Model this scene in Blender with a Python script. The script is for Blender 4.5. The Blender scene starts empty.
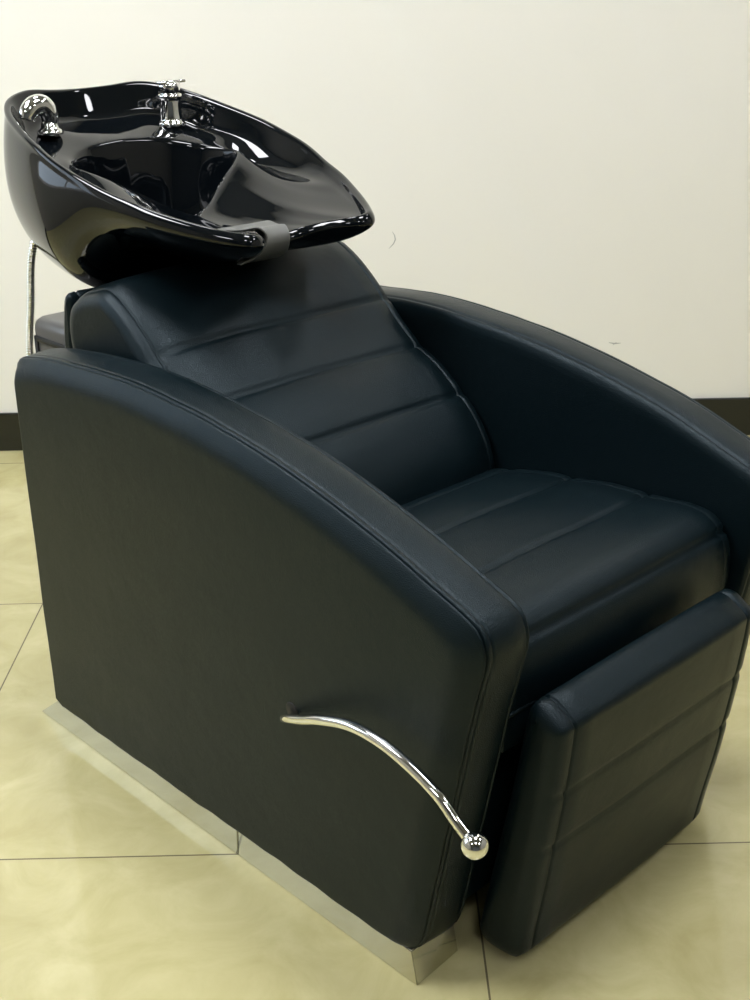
import bpy, bmesh, math
from mathutils import Vector, Matrix, noise
C = bpy.context.scene.collection
R = math.radians

# ------------------------------------------------------------------ camera
sc = bpy.context.scene
CAM_H = 1.185
f_px, tilt, roll, yaw = 1267.0, R(22.7), R(1.07), R(0.4)
fw = Vector((math.sin(yaw)*math.cos(tilt), math.cos(yaw)*math.cos(tilt), -math.sin(tilt)))
rt = Vector((math.cos(yaw), -math.sin(yaw), 0))
up = rt.cross(fw)
r2 = rt*math.cos(roll) - up*math.sin(roll)
u2 = up*math.cos(roll) + rt*math.sin(roll)
cd = bpy.data.cameras.new('camera'); cam = bpy.data.objects.new('camera', cd); C.objects.link(cam)
m = Matrix((r2, u2, -fw)).transposed().to_4x4(); m.translation = (0, 0, CAM_H)
cam.matrix_world = m
cd.sensor_fit = 'VERTICAL'; cd.sensor_height = 24; cd.lens = 24*f_px/1000; cd.clip_start = .02
sc.camera = cam
sc.view_settings.view_transform = 'Standard'; sc.view_settings.look = 'None'
sc.view_settings.gamma = 1; sc.view_settings.use_curve_mapping = False
sc.view_settings.exposure = -.22

# ------------------------------------------------------------------ world
w = bpy.data.worlds.new('world'); sc.world = w; w.use_nodes = True
w.node_tree.nodes['Background'].inputs[0].default_value = (.85, .93, 1, 1)
w.node_tree.nodes['Background'].inputs[1].default_value = .0

ROOM = dict(x0=-2.6, x1=3.2, y0=-3.4, y1=3.241, z1=2.8)
# unseen ceiling panels, set to match lighting and reflections: (x, y, width, depth, strength)
LAMPS = [(.40, 1.42, .60, .60), (-1.45, 1.50, .60, 1.2), (2.2, 1.42, .42, .42),
         (.40, -.7, .42, .42), (-1.45, -.7, .42, .42), (2.2, -.7, .42, .42), (-.5, 2.62, .3, .3), (1.3, 2.62, .3, .3)]  # last two small panels are added for highlights on the armrest tops
LAMP_POWER = 36
LAMP_COL = (.96, .97, 1, 1)

# ------------------------------------------------------------------ materials
def mat(name, col, rough=.5, metal=0, coat=0, spec=.5):
    m = bpy.data.materials.new(name); m.use_nodes = True
    b = m.node_tree.nodes['Principled BSDF']
    b.inputs['Base Color'].default_value = (*col, 1); b.inputs['Roughness'].default_value = rough
    b.inputs['Metallic'].default_value = metal; b.inputs['Coat Weight'].default_value = coat
    b.inputs['Coat Roughness'].default_value = .03; b.inputs['Specular IOR Level'].default_value = spec
    return m, m.node_tree, b

def leather():
    m, nt, b = mat('black_leather', (.0028, .0070, .0090), .34, spec=.22)
    b.inputs['Specular Tint'].default_value = (.76, .92, 1, 1)
    N, L = nt.nodes, nt.links
    tc = N.new('ShaderNodeTexCoord')
    v = N.new('ShaderNodeTexVoronoi'); v.inputs['Scale'].default_value = 420; v.feature = 'DISTANCE_TO_EDGE'
    L.new(tc.outputs['Object'], v.inputs['Vector'])
    n = N.new('ShaderNodeTexNoise'); n.inputs['Scale'].default_value = 38; n.inputs['Detail'].default_value = 4
    L.new(tc.outputs['Object'], n.inputs['Vector'])
    b1 = N.new('ShaderNodeBump'); b1.inputs['Strength'].default_value = .6; b1.inputs['Distance'].default_value = .0008
    L.new(v.outputs['Distance'], b1.inputs['Height'])
    b2 = N.new('ShaderNodeBump'); b2.inputs['Strength'].default_value = .25; b2.inputs['Distance'].default_value = .002
    L.new(n.outputs['Fac'], b2.inputs['Height']); L.new(b1.outputs['Normal'], b2.inputs['Normal'])
    L.new(b2.outputs['Normal'], b.inputs['Normal'])
    n2 = N.new('ShaderNodeTexNoise'); n2.inputs['Scale'].default_value = 9; n2.inputs['Detail'].default_value = 5
    L.new(tc.outputs['Object'], n2.inputs['Vector'])
    mr = N.new('ShaderNodeMapRange'); mr.inputs['To Min'].default_value = .28; mr.inputs['To Max'].default_value = .42
    L.new(n2.outputs['Fac'], mr.inputs['Value']); L.new(mr.outputs['Result'], b.inputs['Roughness'])
    return m
LEATHER = leather()
THREAD = mat('dark_thread', (.02, .025, .028), .7)[0]
GLOSS = mat('black_gloss_ceramic', (.002, .003, .004), .045, coat=0, spec=.4)[0]
CHROME = mat('chrome', (.82, .82, .80), .06, 1)[0]
BRUSHED = mat('brushed_chrome', (.62, .61, .54), .11, 1)[0]
GEL = mat('grey_gel_rubber', (.12, .122, .112), .5)[0]
BLACKPL = mat('black_plastic', (.085, .083, .08), .28)[0]
DARK = mat('dark_hole', (.003, .003, .003), .6)[0]

def floor_mat():
    m, nt, b = mat('beige_floor_tile', (.6, .56, .3), .05, spec=.5)
    N, L = nt.nodes, nt.links
    geo = N.new('ShaderNodeNewGeometry'); sep = N.new('ShaderNodeSeparateXYZ'); L.new(geo.outputs['Position'], sep.inputs[0])
    def mth(op, a, bb=None, c=None):
        n = N.new('ShaderNodeMath'); n.operation = op
        for i, x in enumerate((a, bb, c)):
            if x is None: continue
            if isinstance(x, (int, float)): n.inputs[i].default_value = x
            else: L.new(x, n.inputs[i])
        return n.outputs[0]
    lines = []; cells = []
    for out, off, T in ((sep.outputs[0], .668, .808), (sep.outputs[1], -1.507, .815)):
        t = mth('DIVIDE', mth('ADD', out, off), T)
        fr = mth('FRACT', t); d = mth('MINIMUM', fr, mth('SUBTRACT', 1, fr))
        lines.append(mth('LESS_THAN', d, .0017)); cells.append(mth('FLOOR', t))
    line = mth('MAXIMUM', *lines)
    n = N.new('ShaderNodeTexNoise'); n.inputs['Scale'].default_value = 9; n.inputs['Detail'].default_value = 9
    n.inputs['Distortion'].default_value = .7; n.inputs['Roughness'].default_value = .62
    cmb = N.new('ShaderNodeCombineXYZ')
    L.new(mth('MULTIPLY_ADD', cells[0], 7.3, sep.outputs[0]), cmb.inputs[0]); L.new(mth('MULTIPLY_ADD', cells[1], 3.7, sep.outputs[1]), cmb.inputs[1])
    L.new(cmb.outputs[0], n.inputs['Vector'])
    cr = N.new('ShaderNodeValToRGB'); e = cr.color_ramp.elements
    e[0].position = .32; e[0].color = (.44, .395, .185, 1); e[1].position = .72; e[1].color = (.56, .515, .275, 1)
    L.new(n.outputs['Fac'], cr.inputs[0])
    mx = N.new('ShaderNodeMix'); mx.data_type = 'RGBA'; L.new(line, mx.inputs['Factor']); L.new(cr.outputs[0], mx.inputs['A'])
    mx.inputs['B'].default_value = (.15, .13, .07, 1); L.new(mx.outputs['Result'], b.inputs['Base Color'])
    return m
def wall_mat():
    m, nt, b = mat('cream_wall_paint', (.80, .79, .74), .7, spec=.3)
    N, L = nt.nodes, nt.links
    geo = N.new('ShaderNodeNewGeometry')
    n = N.new('ShaderNodeTexNoise'); n.inputs['Scale'].default_value = 3; n.inputs['Detail'].default_value = 6
    L.new(geo.outputs['Position'], n.inputs['Vector'])
    cr = N.new('ShaderNodeValToRGB'); e = cr.color_ramp.elements
    e[0].color = (.80, .78, .70, 1); e[1].color = (.82, .80, .73, 1); L.new(n.outputs['Fac'], cr.inputs[0])
    L.new(cr.outputs[0], b.inputs['Base Color'])
    return m
FLOOR = floor_mat(); WALL = wall_mat()
CEIL = mat('grey_ceiling', (.22, .22, .22), .8)[0]
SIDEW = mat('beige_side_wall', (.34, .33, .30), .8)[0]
FRONTW = mat('dark_shop_wall', (.10, .11, .12), .7)[0]
SKIRT = mat('black_glazed_skirting', (.012, .013, .010), .18)[0]
SCUFF = mat('grey_scuff', (.42, .42, .37), .8)[0]
LFRAME = mat('lamp_frame_metal', (.8, .8, .8), .4)[0]
em = bpy.data.materials.new('lamp_diffuser'); em.use_nodes = True
em.node_tree.nodes.clear(); _e = em.node_tree.nodes.new('ShaderNodeEmission'); _o = em.node_tree.nodes.new('ShaderNodeOutputMaterial')
em.node_tree.links.new(_e.outputs[0], _o.inputs[0]); _e.inputs[0].default_value = LAMP_COL; _e.inputs[1].default_value = LAMP_POWER

# ------------------------------------------------------------------ helpers
def obj(name, bm, ms, parent=None, smooth=True, recalc=True):
    if recalc: bmesh.ops.recalc_face_normals(bm, faces=bm.faces)
    me = bpy.data.meshes.new(name); bm.to_mesh(me); bm.free()
    for x in (ms if isinstance(ms, (list, tuple)) else [ms]): me.materials.append(x)
    if smooth:
        for p in me.polygons: p.use_smooth = True
    o = bpy.data.objects.new(name, me); C.objects.link(o)
    if parent: o.parent = parent
    return o
def box(bm, a, b, mi=0):
    vs = [bm.verts.new((x, y, z)) for x in (a[0], b[0]) for y in (a[1], b[1]) for z in (a[2], b[2])]
    for q in ((0,1,3,2),(4,6,7,5),(0,4,5,1),(2,3,7,6),(0,2,6,4),(1,5,7,3)):
        fc = bm.faces.new([vs[i] for i in q]); fc.material_index = mi
def cr_spline(P, n, closed=False):
    out = []; N = len(P); P = [Vector(p) for p in P]
    for i in range(N if closed else N-1):
        g = (lambda k: P[k % N]) if closed else (lambda k: P[max(0, min(N-1, k))])
        a, b, c, d = g(i-1), g(i), g(i+1), g(i+2)
        for k in range(n):
            t = k/n
            out.append(.5*((2*b)+(c-a)*t+(2*a-5*b+4*c-d)*t*t+(3*b-a-3*c+d)*t**3))
    if not closed: out.append(P[-1])
    return out
def resample(P, step, closed=True):
    P = [Vector(p) for p in P]; Q = P+[P[0]] if closed else P
    L = [0]
    for a, b in zip(Q, Q[1:]): L.append(L[-1]+(b-a).length)
    n = max(3, round(L[-1]/step)); out = []; j = 0
    for k in range(n if closed else n+1):
        s = L[-1]*k/n
        while j < len(L)-2 and L[j+1] < s: j += 1
        t = (s-L[j])/max(1e-9, L[j+1]-L[j]); out.append(Q[j].lerp(Q[j+1], t))
    return out
def round_poly(P, rad, n=8):
    out = []; N = len(P)
    for i in range(N):
        a, b, c = Vector(P[i-1]), Vector(P[i]), Vector(P[(i+1) % N]); r = rad[i] if isinstance(rad, (list, tuple)) else rad
        if r <= 0: out.append(b); continue
        u, v = (a-b), (c-b); r = min(r, u.length*.49, v.length*.49)
        s, e = b+u.normalized()*r, b+v.normalized()*r
        for k in range(n+1):
            t = k/n; out.append(s*(1-t)**2+b*2*t*(1-t)+e*t*t)
    return out
def inward(P):
    N = len(P); area = sum(P[i-1].x*P[i].y-P[i].x*P[i-1].y for i in range(N)); sg = 1 if area > 0 else -1
    out = []
    for i in range(N):
        t = (P[(i+1) % N]-P[i-1]).normalized(); out.append(Vector((-t.y, t.x))*sg)
    return out
def offset_ring(prof, d):
    P = [p.copy() for p in prof]
    if d < .006:
        nr = inward(P); return [p+q*d for p, q in zip(P, nr)]
    k = math.ceil(d/.002)
    for _ in range(k):
        nr = inward(P); P = [p+q*(d/k) for p, q in zip(P, nr)]
        P = [P[i]*.5+(P[i-1]+P[(i+1) % len(P)])*.25 for i in range(len(P))]
    return P
def slab(name, prof, rings, m, parent, wob=.0, seed=0, fn=None, n2=None):
    """closed side profile (x, z) carried across the width y through rings (y, inset)"""
    bm = bmesh.new(); nr = n2 or inward(prof); R_ = []
    for (y, ins) in rings:
        row = []
        for p, q, a in zip(prof, nr, offset_ring(prof, ins)):
            v = Vector((a.x, y, a.y))
            if fn: v = fn(v, p, q)
            if wob:
                d = noise.noise(Vector((v.x*6+seed, v.y*5, v.z*6)))*wob+noise.noise(Vector((v.x*19+seed, v.y*17, v.z*19)))*wob*.35
                v -= Vector((q.x, 0, q.y))*d
            row.append(bm.verts.new(v))
        R_.append(row)
    N = len(prof)
    for a, b in zip(R_, R_[1:]):
        for i in range(N):
            bm.faces.new((a[i], a[(i+1) % N], b[(i+1) % N], b[i]))
    for row in (R_[0], R_[-1]):
        bm.faces.new(row)
    o = obj(name, bm, m, parent)
    for p in o.data.polygons:
        if len(p.vertices) > 4: p.use_smooth = False
    return o
def edge_rings(y0, y1, r=.018, seam=.012, groove=.0035, dome=.004, mid=8, both=True):
    """rounded side edges with a sewn groove just inside each, softly domed in between"""
    side = [(0, r*1.15), (r*.04, r*.75), (r*.2, r*.36), (r*.48, r*.12), (r*.85, .001),
            (r+seam*.3, .0), (r+seam*.5, groove*.3), (r+seam*.62, groove), (r+seam*.74, groove), (r+seam*.86, groove*.3), (r+seam, -.0005)]
    L = [(y0+a, b) for a, b in side]; Rr = [(y1-a, b) for a, b in side][::-1]
    a, b = L[-1][0], Rr[0][0]; M = []
    for k in range(1, mid):
        t = k/mid; M.append((a+(b-a)*t, -dome*math.sin(math.pi*t)))
    return L+M+Rr
def tube(bm, P, r, n=12, cap=True, mi=0):
    P = [Vector(p) for p in P]; rows = []; ref = Vector((0, 0, 1))
    t0 = (P[1]-P[0]).normalized()
    if abs(t0.dot(ref)) > .9: ref = Vector((1, 0, 0))
    u = t0.cross(ref).normalized()
    for i, p in enumerate(P):
        t = (P[min(i+1, len(P)-1)]-P[max(i-1, 0)]).normalized()
        u = (u-t*u.dot(t)).normalized(); v = t.cross(u)
        rr = r(i/(len(P)-1)) if callable(r) else r
        rows.append([bm.verts.new(p+(u*math.cos(2*math.pi*k/n)+v*math.sin(2*math.pi*k/n))*rr) for k in range(n)])
    for a, b in zip(rows, rows[1:]):
        for k in range(n):
            fc = bm.faces.new((a[k], a[(k+1) % n], b[(k+1) % n], b[k])); fc.material_index = mi
    if cap:
        for row in (rows[0], rows[-1]): bm.faces.new(row).material_index = mi
def lathe(bm, prof, base, axis=Vector((0, 0, 1)), n=32, mi=0):
    """prof (r, h) turned about an axis through base"""
    axis = axis.normalized(); ref = Vector((1, 0, 0)) if abs(axis.x) < .9 else Vector((0, 1, 0))
    u = axis.cross(ref).normalized(); v = axis.cross(u); rows = []
    for r, h in prof:
        rows.append([bm.verts.new(Vector(base)+axis*h+(u*math.cos(2*math.pi*k/n)+v*math.sin(2*math.pi*k/n))*max(r, 1e-5)) for k in range(n)])
    for a, b in zip(rows, rows[1:]):
        for k in range(n):
            bm.faces.new((a[k], a[(k+1) % n], b[(k+1) % n], b[k])).material_index = mi
    for row in (rows[0], rows[-1]): bm.faces.new(row).material_index = mi
def bevel_box(bm, a, b, r=.003, seg=3, mi=0):
    t = bmesh.new(); box(t, a, b); bmesh.ops.bevel(t, geom=t.edges[:]+t.verts[:], offset=r, segments=seg, affect='EDGES', profile=.5)
    me = bpy.data.meshes.new('t'); t.to_mesh(me); t.free(); n0 = len(bm.faces); bm.from_mesh(me); bpy.data.meshes.remove(me)
    bm.faces.ensure_lookup_table()
    for fc in bm.faces[n0:]: fc.material_index = mi
def struct(name, bm, m, smooth=False):
    o = obj(name, bm, m, None, smooth); o['kind'] = 'structure'; return o

# ------------------------------------------------------------------ room shell
X0, X1, Y0, Y1, Z1 = ROOM['x0'], ROOM['x1'], ROOM['y0'], ROOM['y1'], ROOM['z1']
T = .12
bm = bmesh.new(); box(bm, (X0-T, Y0-T, -T), (X1+T, Y1+T, 0)); struct('floor', bm, FLOOR)
bm = bmesh.new(); box(bm, (X0-T, Y0-T, Z1), (X1+T, Y1+T, Z1+T)); struct('ceiling', bm, CEIL)
bm = bmesh.new(); box(bm, (X0, Y1, 0), (X1, Y1+T, Z1))
# hairline crack and scuff that the plaster carries
def scratch(bm, pts, wdt):
    yy = Y1-.0006
    pts = [Vector((x, yy, z)) for x, z in pts]
    for a, b, wa, wb in zip(pts, pts[1:], wdt, wdt[1:]):
        d = (b-a).normalized(); s = Vector((-d.z, 0, d.x))
        bm.faces.new([bm.verts.new(q) for q in (a-s*wa, b-s*wb, b+s*wb, a+s*wa)]).material_index = 1
scratch(bm, [(.079, .570), (.085, .560), (.087, .549), (.082, .538), (.070, .526)], [.0003, .0012, .0016, .0014, .0004])
scratch(bm, [(.648, .266), (.663, .263), (.680, .264)], [.0006, .002, .0006])
scratch(bm, [(.659, .259), (.668, .266)], [.0005, .0012])
struct('wall_back', bm, [WALL, SCUFF])
bm = bmesh.new(); box(bm, (X0, Y0-T, 0), (X1, Y0, Z1)); struct('wall_front', bm, FRONTW)
# left wall with an unseen glowing window, added for highlights and cool light
WY0, WY1, WZ0, WZ1 = 1.2, 2.9, .95, 2.25
bm = bmesh.new()
for q in (((X0-T, Y0, 0), (X0, WY0, Z1)), ((X0-T, WY1, 0), (X0, Y1, Z1)), ((X0-T, WY0, 0), (X0, WY1, WZ0)), ((X0-T, WY0, WZ1), (X0, WY1, Z1))): box(bm, *q)
struct('wall_left', bm, SIDEW)
bm = bmesh.new(); ym = (WY0+WY1)/2
for q in (((X0-.08, WY0, WZ0), (X0-.02, WY0+.05, WZ1)), ((X0-.08, WY1-.05, WZ0), (X0-.02, WY1, WZ1)), ((X0-.08, WY0+.05, WZ0), (X0-.02, WY1-.05, WZ0+.05)),
          ((X0-.08, WY0+.05, WZ1-.05), (X0-.02, WY1-.05, WZ1)), ((X0-.08, ym-.025, WZ0+.05), (X0-.02, ym+.025, WZ1-.05))): box(bm, *q)
win = struct('added_window_1', bm, LFRAME)
bm = bmesh.new(); box(bm, (X0-.06, WY0+.05, WZ0+.05), (X0-.05, WY1-.05, WZ1-.05))
dl = bpy.data.materials.new('added_window_glow'); dl.use_nodes = True; dl.node_tree.nodes.clear()
_e = dl.node_tree.nodes.new('ShaderNodeEmission'); _o = dl.node_tree.nodes.new('ShaderNodeOutputMaterial'); dl.node_tree.links.new(_e.outputs[0], _o.inputs[0])
_e.inputs[0].default_value = (.72, .86, 1, 1); _e.inputs[1].default_value = 3.8  # cool glow of the added window, standing in for daylight
obj('pane', bm, dl, win, False)
bm = bmesh.new(); box(bm, (X1, Y0, 0), (X1+T, Y1, Z1)); struct('wall_right', bm, SIDEW)
bm = bmesh.new(); bevel_box(bm, (X0, Y1-.011, 0), (X1, Y1, .107), .003, 2); struct('baseboard_back', bm, SKIRT)

for (lx, ly, lw, ld) in LAMPS:
    e = bpy.data.objects.new('unseen_ceiling_light', None); C.objects.link(e); e.location = (lx, ly, Z1)
    e['label'] = 'unseen square white ceiling light panel above the salon floor'; e['category'] = 'ceiling light'; e['group'] = 'ceiling light panels'
    bm = bmesh.new(); a, b = lw/2, ld/2; t = .02
    for q in (((-a-t, -b-t, -.03), (a+t, -b, 0)), ((-a-t, b, -.03), (a+t, b+t, 0)), ((-a-t, -b, -.03), (-a, b, 0)), ((a, -b, -.03), (a+t, b, 0))): box(bm, *q)
    obj('frame', bm, LFRAME, e, False)
    bm = bmesh.new(); box(bm, (-a, -b, -.022), (a, b, -.010)); obj('diffuser', bm, em, e, False)

# ------------------------------------------------------------------ the shampoo chair (local x = forward, y = across, z = up)
chair = bpy.data.objects.new('shampoo_chair', None); C.objects.link(chair)
chair.location = (-.53216, 1.86117, 0); chair.rotation_euler = (0, 0, R(-46.9014))
chair['label'] = 'black leather salon shampoo chair with a glossy black wash basin behind its backrest'
chair['category'] = 'chair'
YC = .3325; WD = .665; TA = .085

def V2(L): return [Vector(p) for p in L]
# --- armrests
top = cr_spline([Vector((*p, 0)) for p in [(.02, .657), (.075, .665), (.19, .675), (.285, .678), (.388, .674), (.48, .665), (.585, .648), (.685, .628), (.77, .604), (.83, .583), (.885, .563), (.925, .548)]], 6)
top = [Vector((p.x, p.y)) for p in top]
outline = V2([(.0, .046)])+V2([(0, .2), (0, .4), (0, .57), (.0, .63), (.003, .645), (.01, .653)])+top+V2([(.940, .540), (.949, .528), (.953, .512), (.952, .495), (.93, .40), (.90, .262), (.868, .112), (.862, .085), (.853, .058), (.845, .048), (.835, .046)])
prof_arm = resample(outline, .012)
def arm(name, y0, y1, outer_first, seed):
    r = .014; W_ = abs(y1-y0); s = 1 if outer_first else -1; yo = y0 if outer_first else y1
    side = [(-.0085, .046), (-.0086, .038), (-.0080, .031), (-.0064, .0245), (-.0038, .0180), (-.0006, .0120), (.0022, .0072), (.0046, .0036), (.0062, .0018), (.0070, .0030), (.0074, .0050), (.0081, .0050), (.0086, .0028),
            (.0092, .0010), (.0105, .0003), (.0150, .0001), (.0156, .0010), (.0163, .0010), (.0169, .0), (.021, -.0005)]
    inn = [(W_, .028), (W_, .018), (W_-.002, .008), (W_-.006, .0025), (W_-.009, .0010), (W_-.0105, .0025), (W_-.0125, .0025), (W_-.014, .0005), (W_-.018, -.0008)]
    rings = side+[(.04, -.002), (.05, -.0024), (.058, -.002)]+inn[::-1]
    rings = [(yo+s*a, b) for a, b in rings]
    def fn(v, p, q):
        if p.y < .07 and p.x < .86: v.z = max(.0462, p.y+(v.z-p.y)*.25+.0022*noise.noise(Vector((v.x*26+seed, 0, 3))))
        if p.x < .012 and p.y > .05: v.x = p.x+(v.x-p.x)*.3
        return v
    return slab(name, prof_arm, rings, LEATHER, chair, wob=.0022, seed=seed, fn=fn)
a1 = arm('armrest', 0, TA, True, 1); a2 = arm('armrest', WD-TA, WD, False, 7)

def plinth(y0, y1, out):
    """two splayed polished bars meeting in a butt joint"""
    for (xa, xb, ea, eb) in ((-.065, .488, .062, 0), (.4895, .853, 0, .012)):
        bm = bmesh.new(); h = .0475; yo, yi = (y0, y1) if out < 0 else (y1, y0); sp = .002
        lo = [(xa, yo), (xb, yo), (xb-(.006 if eb else 0), yi), (xa, yi)]
        hi = [(xa+ea, yo-out*sp), (xb-eb, yo-out*sp), (xb-eb-(.004 if eb else 0), yi), (xa+ea, yi)]
        a = [bm.verts.new((x, y, .0)) for x, y in lo]; b = [bm.verts.new((x, y, h)) for x, y in hi]
        bm.faces.new(a); bm.faces.new(b)
        for i in range(4): bm.faces.new((a[i], a[(i+1) % 4], b[(i+1) % 4], b[i]))
        bmesh.ops.bevel(bm, geom=bm.edges[:], offset=.0012, segments=2, affect='EDGES')
        obj('base_plinth', bm, BRUSHED, chair, False)
plinth(.0, .083, -1); plinth(WD-.083, WD, 1)

# --- pads with channels
def channel(path, seams, depth, width, puff=0):
    """open polyline with sewn grooves at arc-length positions given by nearest point"""
    P = resample(path, .006, closed=False); L = [0]
    for a, b in zip(P, P[1:]): L.append(L[-1]+(b-a).length)
    ss = []
    for s in seams:
        k = min(range(len(P)), key=lambda i: (P[i]-Vector(s)).length); ss.append(L[k])
    out = []; side = None
    for i, p in enumerate(P):
        t = (P[min(i+1, len(P)-1)]-P[max(i-1, 0)]).normalized(); n = Vector((-t.y, t.x))
        d = sum(-depth*math.exp(-((L[i]-s)/width)**2)-depth*.3*math.exp(-((L[i]-s)/(width*3.5))**2) for s in ss)
        out.append(p+n*d)
    return out
# backrest: front surface from bottom up (left normal = up/forward when walking from back to front -> walk top to bottom reversed below)
bf = cr_spline([Vector((*p, 0)) for p in [(-.006, .68), (.006, .718), (.036, .745), (.085, .762), (.115, .768), (.15, .754), (.19, .724), (.235, .684), (.275, .648), (.312, .620), (.36, .592), (.405, .556), (.44, .522), (.468, .480), (.478, .44), (.47, .40)]], 8)
bf = [Vector((p.x, p.y)) for p in bf]
front = channel(bf, [(.235, .684), (.312, .620), (.405, .556)], .0045, .0036)
back_prof = front+resample(V2([(.465, .385), (.38, .37), (.10, .52), (.0, .60), (-.008, .64), (-.008, .66)]), .02, closed=False)[1:]
slab('backrest', back_prof, [(y, i_+.020*math.exp(-(y-.09)/.035)+.004*math.exp(-(.577-y)/.02)) for y, i_ in edge_rings(.090, .577, .014, .009, .0022, .003, 16)], LEATHER, chair, wob=.004, seed=3)
bp = round_poly([(-.032, .56), (-.012, .56), (-.008, .62), (.0, .69), (.006, .725), (-.008, .736), (-.020, .72), (-.030, .66)], .012, 5)
slab('back_panel', resample(bp, .01), edge_rings(.105, .56, .012, .01, .002, .001, 10), LEATHER, chair, wob=.006, seed=12)

# seat cushion
sf = cr_spline([Vector((*p, 0)) for p in [(.40, .41), (.44, .428), (.50, .448), (.58, .466), (.632, .470), (.70, .478), (.77, .480), (.83, .486), (.868, .484), (.892, .470), (.905, .445), (.910, .405), (.906, .37), (.898, .352)]], 8)
sf = [Vector((p.x, p.y)) for p in sf]
sfront = channel(sf, [(.504, .449), (.632, .470), (.77, .480), (.897, .463)], .0050, .0032)
seat_prof = sfront+resample(V2([(.892, .345), (.86, .343), (.42, .33), (.40, .34), (.395, .39)]), .02, closed=False)[1:]
slab('seat_cushion', seat_prof, [(y, i_+.010*math.exp(-(y-.0885)/.04)) for y, i_ in edge_rings(.0885, .578, .016, .012, .0006, .003, 14)], LEATHER, chair, wob=.003, seed=5)
RZ = .3745
# seat rail with a piped edge below the cushion
bm = bmesh.new(); bevel_box(bm, (.12, .088, .07), (.845, .577, .338), .006, 3); obj('seat_base', bm, LEATHER, chair)
bm = bmesh.new(); tube(bm, [(.904, .10, RZ), (.905, .3, RZ), (.904, .565, RZ)], .0026, 8); 
bevel_box(bm, (.80, .095, .325), (.903, .57, RZ+.0015), .003, 3); obj('seat_rail', bm, LEATHER, chair)

# footrest (leg pad)
fp_front = channel(resample(V2([(.985, .385), (.983, .36), (.975, .288), (.955, .155), (.934, .035)]), .006, closed=False)[::1], [(.9745, .292), (.9610, .208)], .0022, .004)
fp = V2([(.934, .035), (.928, .024), (.915, .018), (.872, .018), (.862, .026), (.860, .04), (.880, .14), (.905, .26), (.926, .380), (.930, .399), (.940, .410), (.955, .408), (.974, .396), (.981, .391)])
foot_prof = fp_front+resample(fp, .008, closed=False)[1:]
# top edge seam across the face
slab('footrest', foot_prof, edge_rings(.098, .522, .020, .012, .003, .002, 12), LEATHER, chair, wob=.0015, seed=9)

# --- recline lever
lev = cr_spline([Vector(p) for p in [(.634, -.018, .306), (.654, -.026, .318), (.688, -.032, .334), (.727, -.036, .353), (.780, -.036, .369), (.831, -.036, .370), (.879, -.036, .360), (.922, -.036, .343), (.948, -.036, .324), (.968, -.036, .311)]], 8)
bm = bmesh.new(); tube(bm, lev, lambda t: .0061+.0006*min(1, t*3)-.0030*max(0, 1-t*60), 14); lv = obj('recline_lever', bm, CHROME, chair)
bm = bmesh.new(); bmesh.ops.create_uvsphere(bm, u_segments=28, v_segments=18, radius=.0155, matrix=Matrix.Translation((.977, -.036, .306))); obj('knob', bm, CHROME, lv)
bm = bmesh.new()
lathe(bm, [(.001, 0), (.011, 0), (.012, .001), (.0105, .0022), (.001, .0024)], (.640, -.0075, .316), Vector((0, -1, 0)), 20)
obj('lever_slot', bm, DARK, lv)

# --- pedestal housing behind the backrest
bm = bmesh.new(); bevel_box(bm, (-.212, .15, .02), (-.035, .515, .650), .018, 5)
for v in bm.verts:
    if v.co.z > .5:
        v.co.z += .012*math.sin(math.pi*max(0, min(1, (v.co.y-.15)/.365)))
pd = obj('basin_pedestal', bm, BLACKPL, chair)
bm = bmesh.new()
for q in (((-.200, .1465, .612), (-.045, .151, .621)), ((-.200, .1465, .20), (-.191, .151, .621)), ((-.054, .1465, .20), (-.045, .151, .615))): bevel_box(bm, *q, .001, 1)
obj('side_trim', bm, DARK, pd)
bm = bmesh.new(); lathe(bm, [(.05, .62), (.05, .66), (.04, .67), (.04, .73)], (-.11, YC, 0)); obj('basin_pivot', bm, BLACKPL, pd)

# --- basin
rc = [(-.285, 0, 1.006), (-.277, .055, 1.008), (-.265, .11, 1.012), (-.240, .158, 1.004), (-.198, .187, .990), (-.138, .206, .973), (-.063, .222, .953), (-.005, .228, .935),
      (.055, .226, .917), (.115, .213, .897), (.165, .200, .884), (.208, .184, .872), (.258, .160, .860), (.295, .138, .852), (.318, .118, .848), (.318, .098, .845),
      (.298, .080, .841), (.270, .066, .835), (.246, .045, .827), (.236, .022, .822), (.234, 0, .821)]
ctl = [Vector((x, YC+d, z)) for x, d, z in rc]+[Vector((x, YC-d, z)) for x, d, z in rc[-2:0:-1]]
rim = cr_spline(ctl, 4, True)
CB = Vector((-.075, YC, 0))
def sm(a, b, x):
    t = max(0, min(1, (x-a)/(b-a))); return t*t*(3-2*t)
EH = [(-.155, 0, .930), (-.150, .05, .927), (-.138, .09, .921), (-.112, .126, .912), (-.075, .146, .908), (-.042, .149, .906), (-.018, .122, .892), (.0, .075, .864), (.022, .035, .840), (.032, 0, .826)]
EK = cr_spline([Vector(p) for p in EH], 8)
MAP = [(0, 0), (3, 2), (5, 3), (7, 4), (9, 5), (12, 6.2), (15, 7.2), (18, 8.4), (20, 9)]
def bowl_edge(i):
    k = min(i, N-i)/4
    for (a, ea), (b, eb) in zip(MAP, MAP[1:]):
        if k <= b: u = ea+(eb-ea)*(k-a)/(b-a); break
    j = u*8; q0 = EK[int(j)]; q1 = EK[min(len(EK)-1, int(j)+1)]; q = q0.lerp(q1, j-int(j))
    return Vector((q.x, YC+(q.y if i <= N/2 else -q.y), q.z))
N = len(rim); rows = [[] for _ in range(24)]
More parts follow.
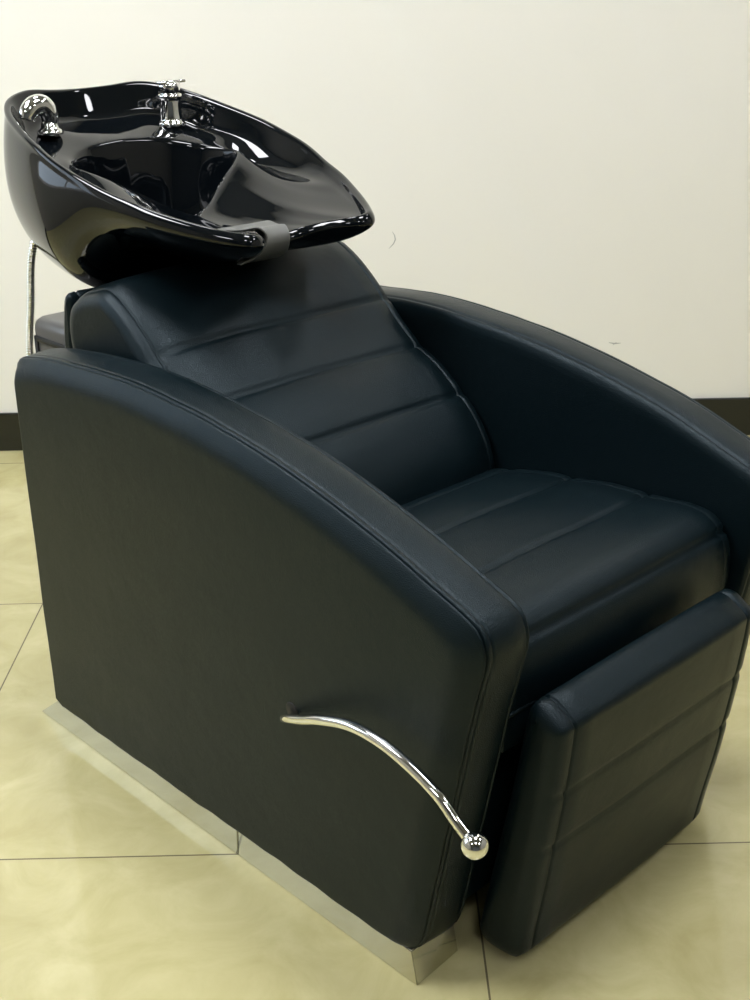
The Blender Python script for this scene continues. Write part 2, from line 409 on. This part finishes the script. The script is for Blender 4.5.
for i, P in enumerate(rim):
    tg = (rim[(i+1) % N]-rim[i-1]); tg.z = 0; tg.normalize(); n = Vector((tg.y, -tg.x, 0))          # inward
    th = math.atan2(P.y-YC, P.x-.0); c = math.cos(th)
    fr = sm(-.15, .75, c); bk = sm(.1, -.8, c)
    E = bowl_edge(i)
    Z = Vector((0, 0, 1))
    kk = min(i, N-i)/4; wd = .030-.016*sm(10, 13, kk)*(1-sm(17, 19, kk))
    r2_ = P+n*wd; r2_.z = P.z-(.022+.026*sm(.9, .3, abs(c))*(1-bk))*(1-bk)*(1-fr*.45)-.054*bk
    K = []
    # outer shell, bottom to top
    def out(s, t, zb=.695):
        q = CB+(Vector((P.x, P.y, 0))-CB)*s; q.z = P.z+(zb-P.z)*t; return q
    ob = [(.30, 1.0), (.42, .985), (.60, .93), (.79, .84), (.95, .70), (1.04, .52), (1.062, .34), (1.038, .15)]
    of = [(.20, 1.0), (.27, .90), (.36, .72), (.50, .50), (.66, .44), (.82, .35), (.94, .26), (1.02, .14)]
    for (sa, ta), (sb, tb) in zip(ob, of):
        K.append(out(sa+(sb-sa)*fr, ta+(tb-ta)*fr))
    K += [P-n*(.001+.006*fr)-Z*.012, P-n*(.0025+.002*fr)-Z*.006, P-n*.0008-Z*.0012, P+n*.003, P+n*.0075-Z*.001, P+n*.0105-Z*.005, P+n*.013-Z*.011]
    K += [r2_.lerp(P+n*.013-Z*.011, .35), r2_, r2_.lerp(E, .5)+Z*(.004*bk-.022*(1-bk)*(1-sm(16, 20, kk)*.7)), E.lerp(r2_, .06)+Z*.001, E, E.lerp(CB+Z*E.z, .04)-Z*.009]
    bw = Vector((-.085, YC, .738))
    def bowl(s, zz):
        q = bw.lerp(Vector((E.x, E.y, 0)), s); q.z = zz; return q
    zb = .742
    K += [bowl(.90, E.z-(E.z-zb)*.45), bowl(.76, E.z-(E.z-zb)*.80), bowl(.45, zb+.002)]
    for k, q in enumerate(K): rows[k].append(q)
rows = [r for r in rows if r]
bm = bmesh.new(); VR = [[bm.verts.new(q) for q in r] for r in rows]
for a, b in zip(VR, VR[1:]):
    for i in range(N): bm.faces.new((a[i], a[(i+1) % N], b[(i+1) % N], b[i]))
for row, z in ((VR[0], .695), (VR[-1], .740)):
    cc = sum((v.co for v in row), Vector())/N; v0 = bm.verts.new((cc.x, cc.y, z))
    for i in range(N): bm.faces.new((row[i], row[(i+1) % N], v0))
basin = obj('wash_basin', bm, GLOSS, chair)
s = basin.modifiers.new('smooth', 'SUBSURF'); s.levels = s.render_levels = 2
bm = bmesh.new(); lathe(bm, [(.001, .748), (.012, .7485), (.022, .750), (.027, .7475), (.027, .742)], (-.085, YC, 0)); obj('drain', bm, CHROME, basin)

# grey gel neck rest wrapped over the notch
bm = bmesh.new(); K0 = 20*4; span = 15; prevr = []
def gel_rows():
    R_ = []
    for j in range(-4, 18):
        i = (K0+j) % N; P = rim[i]
        tg = (rim[(i+1) % N]-rim[i-1]); tg.z = 0; tg.normalize(); n = Vector((tg.y, -tg.x, 0))
        fade = 1
        ins = .062*fade; g = .0045
        pr = []
        fl = [(ins, .001), (ins*.7, .000), (.026, -.001), (.014, .001), (.006, .003), (.0, .001), (-.005, -.005), (-.004, -.013), (.004, -.024), (.02, -.032), (.035, -.038)]
        for d, h in fl: pr.append(P+n*d+Vector((0, 0, h+g*(1 if h > -.004 else .6)))-n*(g if d < 0 else 0)*.8+(-n*.004 if d in (.004, .02, .035) else Vector())-Vector((0, 0, .006 if d in (.004, .02, .035) and h < -.02 else 0)))
        R_.append(pr)
    return R_
GR = gel_rows(); GV = [[bm.verts.new(p) for p in r] for r in GR]
for a, b in zip(GV, GV[1:]):
    for k in range(len(a)-1): bm.faces.new((a[k], a[k+1], b[k+1], b[k]))
gel = obj('neck_rest', bm, GEL, basin); gel['label'] = 'grey gel rubber neck rest'
md = gel.modifiers.new('thick', 'SOLIDIFY'); md.thickness = .004; md.offset = 1
md = gel.modifiers.new('smooth', 'SUBSURF'); md.levels = md.render_levels = 1

# --- mixer tap on the back deck
FX, FY, FZ = -.187, .455, .939
bm = bmesh.new(); lathe(bm, [(.001, 0), (.0235, 0), (.0245, .003), (.023, .007), (.0205, .009), (.0192, .012), (.0185, .025), (.0175, .042), (.0178, .045), (.0205, .047), (.0212, .050), (.0205, .053), (.018, .054), (.001, .054)], (FX, FY, FZ), n=40)
tap = obj('mixer_tap', bm, CHROME, chair)
bm = bmesh.new()
lathe(bm, [(.001, .0535), (.0165, .0535), (.0185, .056), (.0195, .066), (.0188, .071), (.015, .074), (.001, .0745)], (FX, FY, FZ), n=40)
bevel_box(bm, (FX-.012, FY-.024, FZ+.070), (FX+.012, FY+.016, FZ+.0765), .0025, 3)
bevel_box(bm, (FX-.006, FY+.012, FZ+.071), (FX+.006, FY+.033, FZ+.0765), .002, 3)
obj('tap_lever', bm, CHROME, tap)
bm = bmesh.new(); ax = Vector((.80, .05, -.02)).normalized(); lathe(bm, [(.0001, .0), (.005, .0), (.005, .0012), (.0001, .0013)], Vector((FX, FY, FZ+.063))+ax*.0185, ax, 16)
obj('tap_port', bm, DARK, tap)

# --- hand shower parked in its bent holder
HX, HY, HZ = -.187, .215, .947
bm = bmesh.new(); lathe(bm, [(.001, 0), (.0205, 0), (.0215, .003), (.019, .007), (.0145, .010), (.0135, .016), (.012, .020), (.001, .020)], (HX, HY, HZ), n=36)
hs = obj('shower_holder', bm, CHROME, chair)
hp = cr_spline([Vector(p) for p in [(HX, HY, HZ+.012), (HX, HY+.002, HZ+.024), (HX, HY-.002, HZ+.038), (HX, HY-.012, HZ+.047), (HX, HY-.026, HZ+.045), (HX, HY-.037, HZ+.035), (HX, HY-.041, HZ+.026)]], 6)
bm = bmesh.new(); tube(bm, hp, lambda t: .0115+.004*math.sin(math.pi*min(1, t*1.05))+.002*t, 24)
obj('shower_head', bm, CHROME, hs)

# --- ribbed metal hose hanging behind
hpts = cr_spline([Vector(p) for p in [(-.168, .175, .83), (-.174, .158, .79), (-.184, .150, .745), (-.2, .150, .68), (-.218, .150, .62), (-.226, .150, .57), (-.228, .16, .50), (-.215, .19, .40), (-.20, .22, .36)]], 40)
hpts = resample(hpts, .0012, closed=False)
bm = bmesh.new(); tube(bm, hpts, lambda t: .0064+.0009*math.sin(t*(len(hpts)-1)*2*math.pi/4), 12); obj('shower_hose', bm, CHROME, chair)
